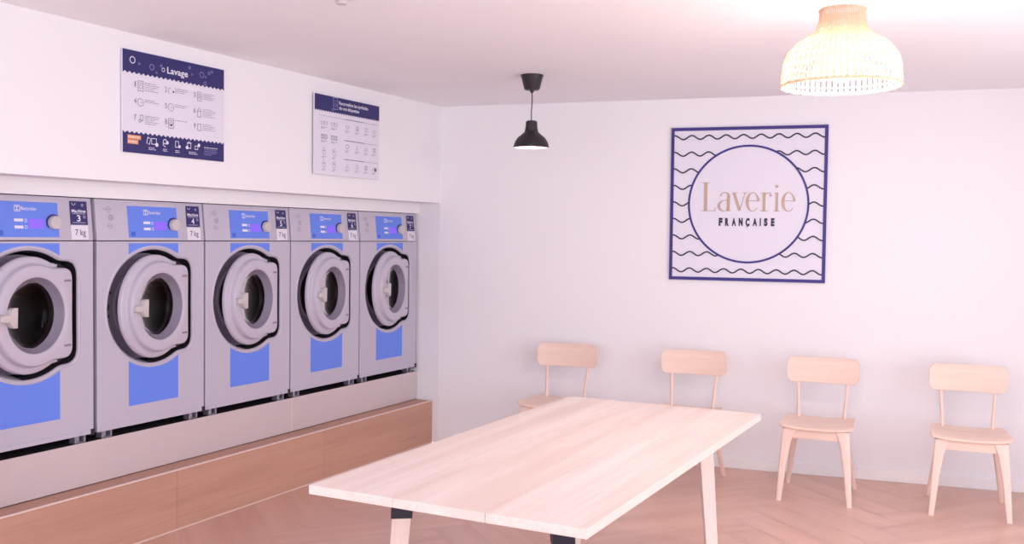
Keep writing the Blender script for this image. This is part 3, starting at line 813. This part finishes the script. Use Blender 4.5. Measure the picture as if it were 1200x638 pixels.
# ------------------------------------------------------------------ chairs
def make_chair():
    root = empty('dining_chair', (0,0,0))
    # seat: rounded, gently dished plywood, front at -y
    def seat_pt(u, v, top):
        # u, v in -1..1 -> superellipse-like outline
        x = u*0.213*(1-0.07*(v+1)/2); y = -0.005 + v*0.215
        z = 0.452 - 0.012*(1-u*u)*(1-0.3*abs(v)) - 0.010*(v+1)/2 + 0.006*abs(u)**3
        if v < -0.7: z -= 0.010*((-v-0.7)/0.3)**2
        return (x, y, z - (0.0 if top else 0.016))
    mb = MB(); n = 16
    def grid_uv():
        g = []
        for j in range(n+1):
            row = []
            for i in range(n+1):
                a, b = -1+2*i/n, -1+2*j/n
                # square -> squircle
                k = 0.30
                uu = a*(1-0.05*(b**8)); vv = b*(1-0.05*(a**8)) 
                row.append((uu, vv))
            g.append(row)
        return g
    G = grid_uv()
    T = [[mb.bm.verts.new(seat_pt(*G[j][i], True)) for i in range(n+1)] for j in range(n+1)]
    B = [[mb.bm.verts.new(seat_pt(*G[j][i], False)) for i in range(n+1)] for j in range(n+1)]
    for j in range(n):
        for i in range(n):
            mb.bm.faces.new((T[j][i], T[j][i+1], T[j+1][i+1], T[j+1][i]))
            mb.bm.faces.new((B[j][i], B[j+1][i], B[j+1][i+1], B[j][i+1]))
    for i in range(n):
        mb.bm.faces.new((T[0][i], B[0][i], B[0][i+1], T[0][i+1])); mb.bm.faces.new((T[n][i+1], B[n][i+1], B[n][i], T[n][i]))
        mb.bm.faces.new((T[i+1][0], B[i+1][0], B[i][0], T[i][0])); mb.bm.faces.new((T[i][n], B[i][n], B[i+1][n], T[i+1][n]))
    seat = mb.build('seat', 'birch', root, smooth=50)
    bv = seat.modifiers.new('soft_edge', 'BEVEL'); bv.width = 0.005; bv.segments = 3; bv.limit_method = 'ANGLE'; bv.angle_limit = radians(50)
    # legs: broad at the top, slim at the foot
    def leg(sx, front):
        if front:
            yb, yt = -0.228, -0.190; xo_b, xo_t = 0.212, 0.186
            secs = [(0.0, xo_b, 0.030, yb, 0.028), (0.22, 0.200, 0.042, -0.209, 0.032), (0.36, 0.191, 0.058, -0.196, 0.034), (0.424, xo_t, 0.078, yt, 0.036)]
        else:
            secs = [(0.0, 0.212, 0.026, 0.230, 0.030), (0.22, 0.186, 0.034, 0.170, 0.036), (0.36, 0.168, 0.040, 0.125, 0.046), (0.424, 0.160, 0.046, 0.105, 0.055)]
        mb = MB(); rings = []
        for z, xo, w, yc, d in secs:
            r = 0.25*min(w, d); pts = []
            xa, xb = xo-w, xo; ya, yb2 = yc-d/2, yc+d/2
            for cx, cy, a0 in ((xb-r, yb2-r, 0), (xa+r, yb2-r, 90), (xa+r, ya+r, 180), (xb-r, ya+r, 270)):
                for k in range(4):
                    a = radians(a0 + 30*k); pts.append((sx*(cx+r*cos(a)), cy+r*sin(a), z))
            rings.append(pts)
        mb.loft(rings, True, True, True)
        mb.build('leg', 'birch_leg', root, smooth=40)
    for sx in (-1, 1): leg(sx, True); leg(sx, False)
    # aprons
    mb = MB()
    for y in (-0.192, 0.105):
        mb.hexa([(-0.135,y-0.011,0.368),(0.135,y-0.011,0.368),(0.135,y+0.011,0.368),(-0.135,y+0.011,0.368)], [(-0.15,y-0.011,0.424),(0.15,y-0.011,0.424),(0.15,y+0.011,0.424),(-0.15,y+0.011,0.424)], 0.003)
    for sx in (-1, 1): mb.box(min(sx*0.135, sx*0.155), max(sx*0.135, sx*0.155), -0.18, 0.11, 0.388, 0.424, 0.003)
    mb.build('apron', 'birch', root, smooth=40)
    # back posts
    for sx in (-1, 1):
        mb = MB()
        pts = [(sx*0.134, 0.160, 0.418), (sx*0.137, 0.176, 0.50), (sx*0.145, 0.205, 0.62), (sx*0.152, 0.232, 0.73)]
        rings = []
        for p, w in zip(pts, (0.0125, 0.011, 0.0105, 0.009)):
            rings.append([(p[0]+w*cos(2*pi*k/14), p[1]+w*1.0*sin(2*pi*k/14), p[2]) for k in range(14)])
        mb.loft(rings, True, True, True); mb.build('back_post', 'birch_leg', root, smooth=50)
    # backrest: bent panel with rounded corners
    mb = MB(); w2, h2, rc = 0.214, 0.079, 0.036; zc = 0.724
    def outl(ins):
        pts = []
        for cx, cz, a0 in ((w2-rc, h2-rc, 0), (-w2+rc, h2-rc, 90), (-w2+rc, -h2+rc, 180), (w2-rc, -h2+rc, 270)):
            for k in range(9):
                a = radians(a0 + 90*k/8); pts.append((cx+(rc-ins)*cos(a), cz+(rc-ins)*sin(a)))
        return pts
    def bend(x, z, off):  # concave towards the sitter
        return (x, 0.224 - 0.55*x*x*1.0 + 0.10*z + off - 0.0, zc+z)
    # loft around then fill with a strip grid so the bend shows
    rows = 22
    def panel_face(off, ins, flip):
        cols = []
        for i in range(rows+1):
            x = (-1+2*i/rows)*(w2-ins)
            ax = abs(x); hh = h2-ins
            if ax > w2-rc: hh = h2-rc + sqrt(max((rc-ins)**2-(ax-(w2-rc))**2, 0))
            cols.append([mb.bm.verts.new(bend(x, s*hh, off)) for s in (-1, -0.5, 0, 0.5, 1)])
        for a, b in zip(cols[:-1], cols[1:]):
            for k in range(4):
                f = (a[k], b[k], b[k+1], a[k+1])
                mb.bm.faces.new(f if not flip else tuple(reversed(f)))
        return cols
    F = panel_face(-0.008, 0.002, False); K = panel_face(0.008, 0.002, True)
    Mi = panel_face(0.0, 0.0, False)
    # keep only the rim of the middle section: rebuild as edge loops
    fs = [f for f in mb.bm.faces if all(v in [q for c in Mi for q in c] for v in f.verts)]
    bmesh.ops.delete(mb.bm, geom=fs, context='FACES_ONLY')
    def loopv(c): return [col[0] for col in c] + c[-1][1:4] + [col[4] for col in reversed(c)] + list(reversed(c[0][1:4]))
    a, m_, b = loopv(F), loopv(Mi), loopv(K)
    for p, q2 in ((a, m_), (m_, b)):
        for i in range(len(p)):
            j = (i+1) % len(p)
            try: mb.bm.faces.new((p[i], p[j], q2[j], q2[i]))
            except ValueError: pass
    for v in [v for v in mb.bm.verts if not v.link_faces]: mb.bm.verts.remove(v)
    mb.build('backrest', 'birch', root, smooth=45)
    return root
chair = make_chair()
spots = [
 ((1.025, -0.410, 0), -0.06, 'pale wooden chair by the back wall, leftmost, partly behind the table end'),
 ((1.885, -0.445, 0), -0.06, 'pale wooden chair by the back wall whose seat is hidden behind the table'),
 ((2.684, -0.510, 0), -0.07, 'pale wooden chair by the back wall, the first wholly visible one right of the table'),
 ((3.506, -0.520, 0), -0.05, 'pale wooden chair by the back wall, rightmost, nearest the right frame edge')]
for i, (loc, rz, lab) in enumerate(spots):
    o = chair if i == 0 else copy_tree(chair)
    o.location = loc; o.rotation_euler = (0, 0, rz); tag(o, lab, 'chair', 'chairs lined up along the back wall')

# ------------------------------------------------------------------ table
def make_table():
    X0, X1, Y0, Y1 = 1.8118, 2.757, -3.7297, -1.7203
    cx, cy = (X0+X1)/2, (Y0+Y1)/2; w, l = X1-X0, Y1-Y0
    loc = (cx*cos(TR)-cy*sin(TR), cx*sin(TR)+cy*cos(TR), 0)
    root = empty('dining_table', loc, TR, 'long pale plank-topped wooden table with black brackets, standing in the middle of the room', 'table')
    zt, th = 0.742, 0.029
    bw = w/3
    for k in range(3):
        mb = MB(); mb.box(-w/2+k*bw+0.0007, -w/2+(k+1)*bw-0.0007, -l/2, l/2, zt-th, zt, 0.0018, 2)
        o = mb.build('tabletop_board', 'board', root, smooth=0)
    ins_x, ins_y = 0.185, 0.25
    for sx in (-1, 1):
        for sy in (-1, 1):
            tx, ty = sx*(w/2-ins_x), sy*(l/2-ins_y)
            bx, by = tx + sx*0.048, ty + sy*0.01
            a = radians(35)
            def sec(c, z, hw, hd):
                return [(c[0]+dx*cos(a)-dy*sin(a), c[1]+dx*sin(a)+dy*cos(a), z) for dx, dy in ((-hw,-hd),(hw,-hd),(hw,hd),(-hw,hd))]
            mb = MB(); top = (tx, ty); 
            mb.hexa(sec((bx, by), 0.0, 0.024, 0.017), sec(top, 0.640, 0.031, 0.019), 0.003)
            mb.build('leg', 'table_leg', root, smooth=0)
            mb = MB()
            k = (0.606/0.640)
            lo = (bx+(tx-bx)*k, by+(ty-by)*k)
            hi = (tx + (tx-bx)*0.09, ty + (ty-by)*0.09)
            mb.hexa(sec(lo, 0.604, 0.0345, 0.0225), sec(hi, zt-th-0.004, 0.036, 0.0235), 0.0015)
            pl = sec(hi, zt-th-0.0045, 0.075, 0.055); pu = sec(hi, zt-th-0.0003, 0.075, 0.055)
            mb.hexa(pl, pu, 0.001)
            mb.build('leg_bracket', 'black_metal', root, smooth=0)
    # cross battens under the boards
    for sy in (-1, 1):
        mb = MB(); y = sy*(l/2-0.12)
        mb.box(-w/2+0.10, w/2-0.03, y-0.02, y+0.02, zt-th-0.014, zt-th-0.0003, 0.001, 1)
        mb.build('batten', 'foot', root, smooth=0)
make_table()

# ------------------------------------------------------------------ lamps
def pendant():
    root = empty('pendant_lamp', (1.066, -1.183, H), 0, 'small black dome pendant lamp hanging on a short cord near the left corner', 'lamp')
    mb = MB(); mb.lathe([(0.066, -0.0003), (0.0665, -0.006), (0.062, -0.014), (0.046, -0.078), (0.040, -0.086), (0.012, -0.088), (0.010, -0.100), (0.004, -0.104)], 40, (0,0,0), 'Z', True, True)
    mb.build('ceiling_cup', 'black', root)
    mb = MB(); pts = [(0.001*sin(t*pi*2)*1.5, 0, -0.100 - 0.172*t) for t in [i/14 for i in range(15)]]
    mb.tube(pts, 0.0032, 8); mb.build('cord', 'black', root)
    mb = MB()
    outer = [(0.006, -0.262), (0.026, -0.264), (0.033, -0.270), (0.0345, -0.300), (0.040, -0.328), (0.056, -0.343), (0.080, -0.362), (0.096, -0.388), (0.103, -0.412), (0.104, -0.420)]
    mb.lathe(outer, 48, (0,0,0), 'Z', True, False); mb.build('lamp_shade', 'black', root)
    mb = MB()
    inner = [(0.1035, -0.4205), (0.1015, -0.4195), (0.094, -0.388), (0.078, -0.364), (0.054, -0.346), (0.030, -0.338), (0.002, -0.336)]
    mb.lathe(inner, 48, (0,0,0), 'Z', False, True); o = mb.build('shade_lining', 'white_plastic', root)
    mb = MB(); mb.lathe([(0.014, -0.338), (0.016, -0.350), (0.030, -0.372), (0.034, -0.388), (0.030, -0.404), (0.018, -0.414), (0.002, -0.417)], 28, (0,0,0), 'Z', True, True)
    mb.build('bulb', 'bulb_small', root)
pendant()
LX, LY, LZ = 2.774, -2.85, 2.094      # rim centre of the woven shade
def rattan():
    root = empty('rattan_lamp', (LX, LY, H), 0, 'large woven rattan dome lamp, switched on and glowing, at the upper right', 'lamp')
    prof = [(0.209, 0.0), (0.2085, 0.03), (0.206, 0.070), (0.198, 0.100), (0.184, 0.126), (0.160, 0.152), (0.132, 0.170), (0.105, 0.186), (0.088, 0.206), (0.081, 0.228), (0.078, 0.250), (0.077, 0.272)]
    dz = LZ - H
    mb = MB(); nr = 60
    for k in range(nr):
        a = 2*pi*k/nr; pts = []
        for j, (r, z) in enumerate(prof):
            pts.append((r*cos(a), r*sin(a), dz+z))
        # flat cane, a little wider low down
        rings = []
        for i, p in enumerate(pts):
            r = prof[i][0]; hw = 0.0031 if r < 0.1 else 0.0058
            ta = (-sin(a), cos(a)); ra = (cos(a), sin(a)); wob = 0.0012*sin(k*2.1+i*1.7)
            rings.append([(p[0]+ta[0]*hw*c+ra[0]*(0.0022*s+wob), p[1]+ta[1]*hw*c+ra[1]*(0.0022*s+wob), p[2]) for c, s in ((1,0),(0.5,1),(-0.5,1),(-1,0),(-0.5,-1),(0.5,-1))])
        mb.loft(rings, True, True, True)
    mb.build('lamp_shade', 'rattan', root, smooth=60)
    mb = MB()
    def at(z):
        for (r0, z0), (r1, z1) in zip(prof[:-1], prof[1:]):
            if z0 <= z <= z1: return r0 + (r1-r0)*(z-z0)/(z1-z0)
        return prof[-1][0]
    for z in (0.022, 0.052, 0.082, 0.110, 0.138, 0.162, 0.184, 0.205, 0.226, 0.247):
        r = at(z); n = 120
        mb.tube([((r+0.0028*cos(i*pi))*cos(2*pi*i/n), (r+0.0028*cos(i*pi))*sin(2*pi*i/n), dz+z) for i in range(n)], 0.0014, 5, closed=True)
    mb.build('weave', 'rattan', root, smooth=60)
    for z, r in ((0.0, 0.209), (0.272, 0.077)):
        mb = MB(); n = 96
        for ph in (0, pi):
            mb.tube([((r+0.003*cos(i*2*pi/8+ph))*cos(2*pi*i/n), (r+0.003*cos(i*2*pi/8+ph))*sin(2*pi*i/n), dz+z+0.003*sin(i*2*pi/8+ph)) for i in range(n)], 0.0042, 6, closed=True)
        mb.build('braided_rim', 'rattan', root, smooth=60)
    mb = MB(); mb.lathe([(0.045, -0.0003), (0.045, -0.010), (0.035, -0.022), (0.006, -0.026)], 32, (0,0,0), 'Z', True, True)
    mb.tube([(0,0,-0.020), (0,0,dz+0.235)], 0.003, 8); mb.build('cord', 'white_plastic', root)
    mb = MB(); mb.lathe([(0.020, 0.0), (0.020, 0.05), (0.010, 0.06)], 20, (0,0,dz+0.180), 'Z', True, True)
    for k in range(3):
        a = 2*pi*k/3; mb.tube([(0.012*cos(a), 0.012*sin(a), dz+0.236), (0.084*cos(a), 0.084*sin(a), dz+0.236)], 0.0016, 5)
    mb.build('lamp_holder', 'white_plastic', root)
    mb = MB(); mb.lathe([(0.013, 0.180), (0.015, 0.160), (0.034, 0.110), (0.047, 0.075), (0.0475, 0.055), (0.038, 0.030), (0.018, 0.017), (0.002, 0.014)], 32, (0,0,dz), 'Z', True, True)
    mb.build('bulb', 'bulb', root)
rattan()
# small fitting on the ceiling at the top of the frame
def fitting():
    root = empty('ceiling_fitting', (0.905, -3.175, H), 0, 'small round white fitting on the ceiling at the top frame edge', 'ceiling fitting')
    mb = MB(); mb.lathe([(0.048, -0.0003), (0.048, -0.006), (0.043, -0.010), (0.034, -0.011)], 36, (0,0,0), 'Z', True, True); mb.build('base_ring', 'white_plastic', root)
    mb = MB(); mb.lathe([(0.026, -0.0112), (0.026, -0.024), (0.020, -0.032), (0.002, -0.034)], 28, (0,0,0), 'Z', True, True); mb.build('lens', 'knob', root)
fitting()

# ------------------------------------------------------------------ light
w = bpy.data.worlds.new('World'); scene.world = w; w.use_nodes = True
bg = w.node_tree.nodes['Background']; bg.inputs['Color'].default_value = (0.93, 1.02, 1.14, 1); bg.inputs['Strength'].default_value = 3.88
def portal(name, loc, rot, sx, sy):
    l = bpy.data.lights.new(name, 'AREA'); l.shape = 'RECTANGLE'; l.size = sx; l.size_y = sy
    l.cycles.is_portal = True
    o = bpy.data.objects.new(name, l); COL.objects.link(o); o.location = loc; o.rotation_euler = rot
portal('daylight_portal', (XR+0.25, (RO[0]+RO[1])/2, (RO[2]+RO[3])/2), (0, pi/2, 0), RO[3]-RO[2], RO[1]-RO[0])
portal('daylight_portal', ((FO[0]+FO[1])/2, YF-0.25, (FO[2]+FO[3])/2), (pi/2, 0, 0), FO[1]-FO[0], FO[3]-FO[2])
l = bpy.data.lights.new('lamp_light', 'POINT'); l.energy = 32; l.color = (1.0, 0.84, 0.74); l.shadow_soft_size = 0.05
o = bpy.data.objects.new('lamp_light', l); COL.objects.link(o); o.location = (LX, LY, LZ-0.03)

# ------------------------------------------------------------------ camera
cam = bpy.data.cameras.new('camera'); co = bpy.data.objects.new('camera', cam); COL.objects.link(co)
fw = Vector((-0.31734954, 0.9476086, -0.03643097)); rt = Vector((0.94801894, 0.3179679, 0.01250972)); up = Vector((-0.0234382, 0.0305673, 0.99925787))
mtx = Matrix(((rt.x, up.x, -fw.x, 2.79375647), (rt.y, up.y, -fw.y, -6.66475621), (rt.z, up.z, -fw.z, 1.52949759), (0,0,0,1)))
co.matrix_world = mtx
cam.sensor_width = 36.0; cam.lens = 36.0*1154.636/1200.0; cam.clip_start = 0.05
scene.camera = co
scene.view_settings.view_transform = 'Standard'; scene.view_settings.look = 'None'
scene.view_settings.exposure = 0.0; scene.view_settings.gamma = 1.0; scene.view_settings.use_curve_mapping = False
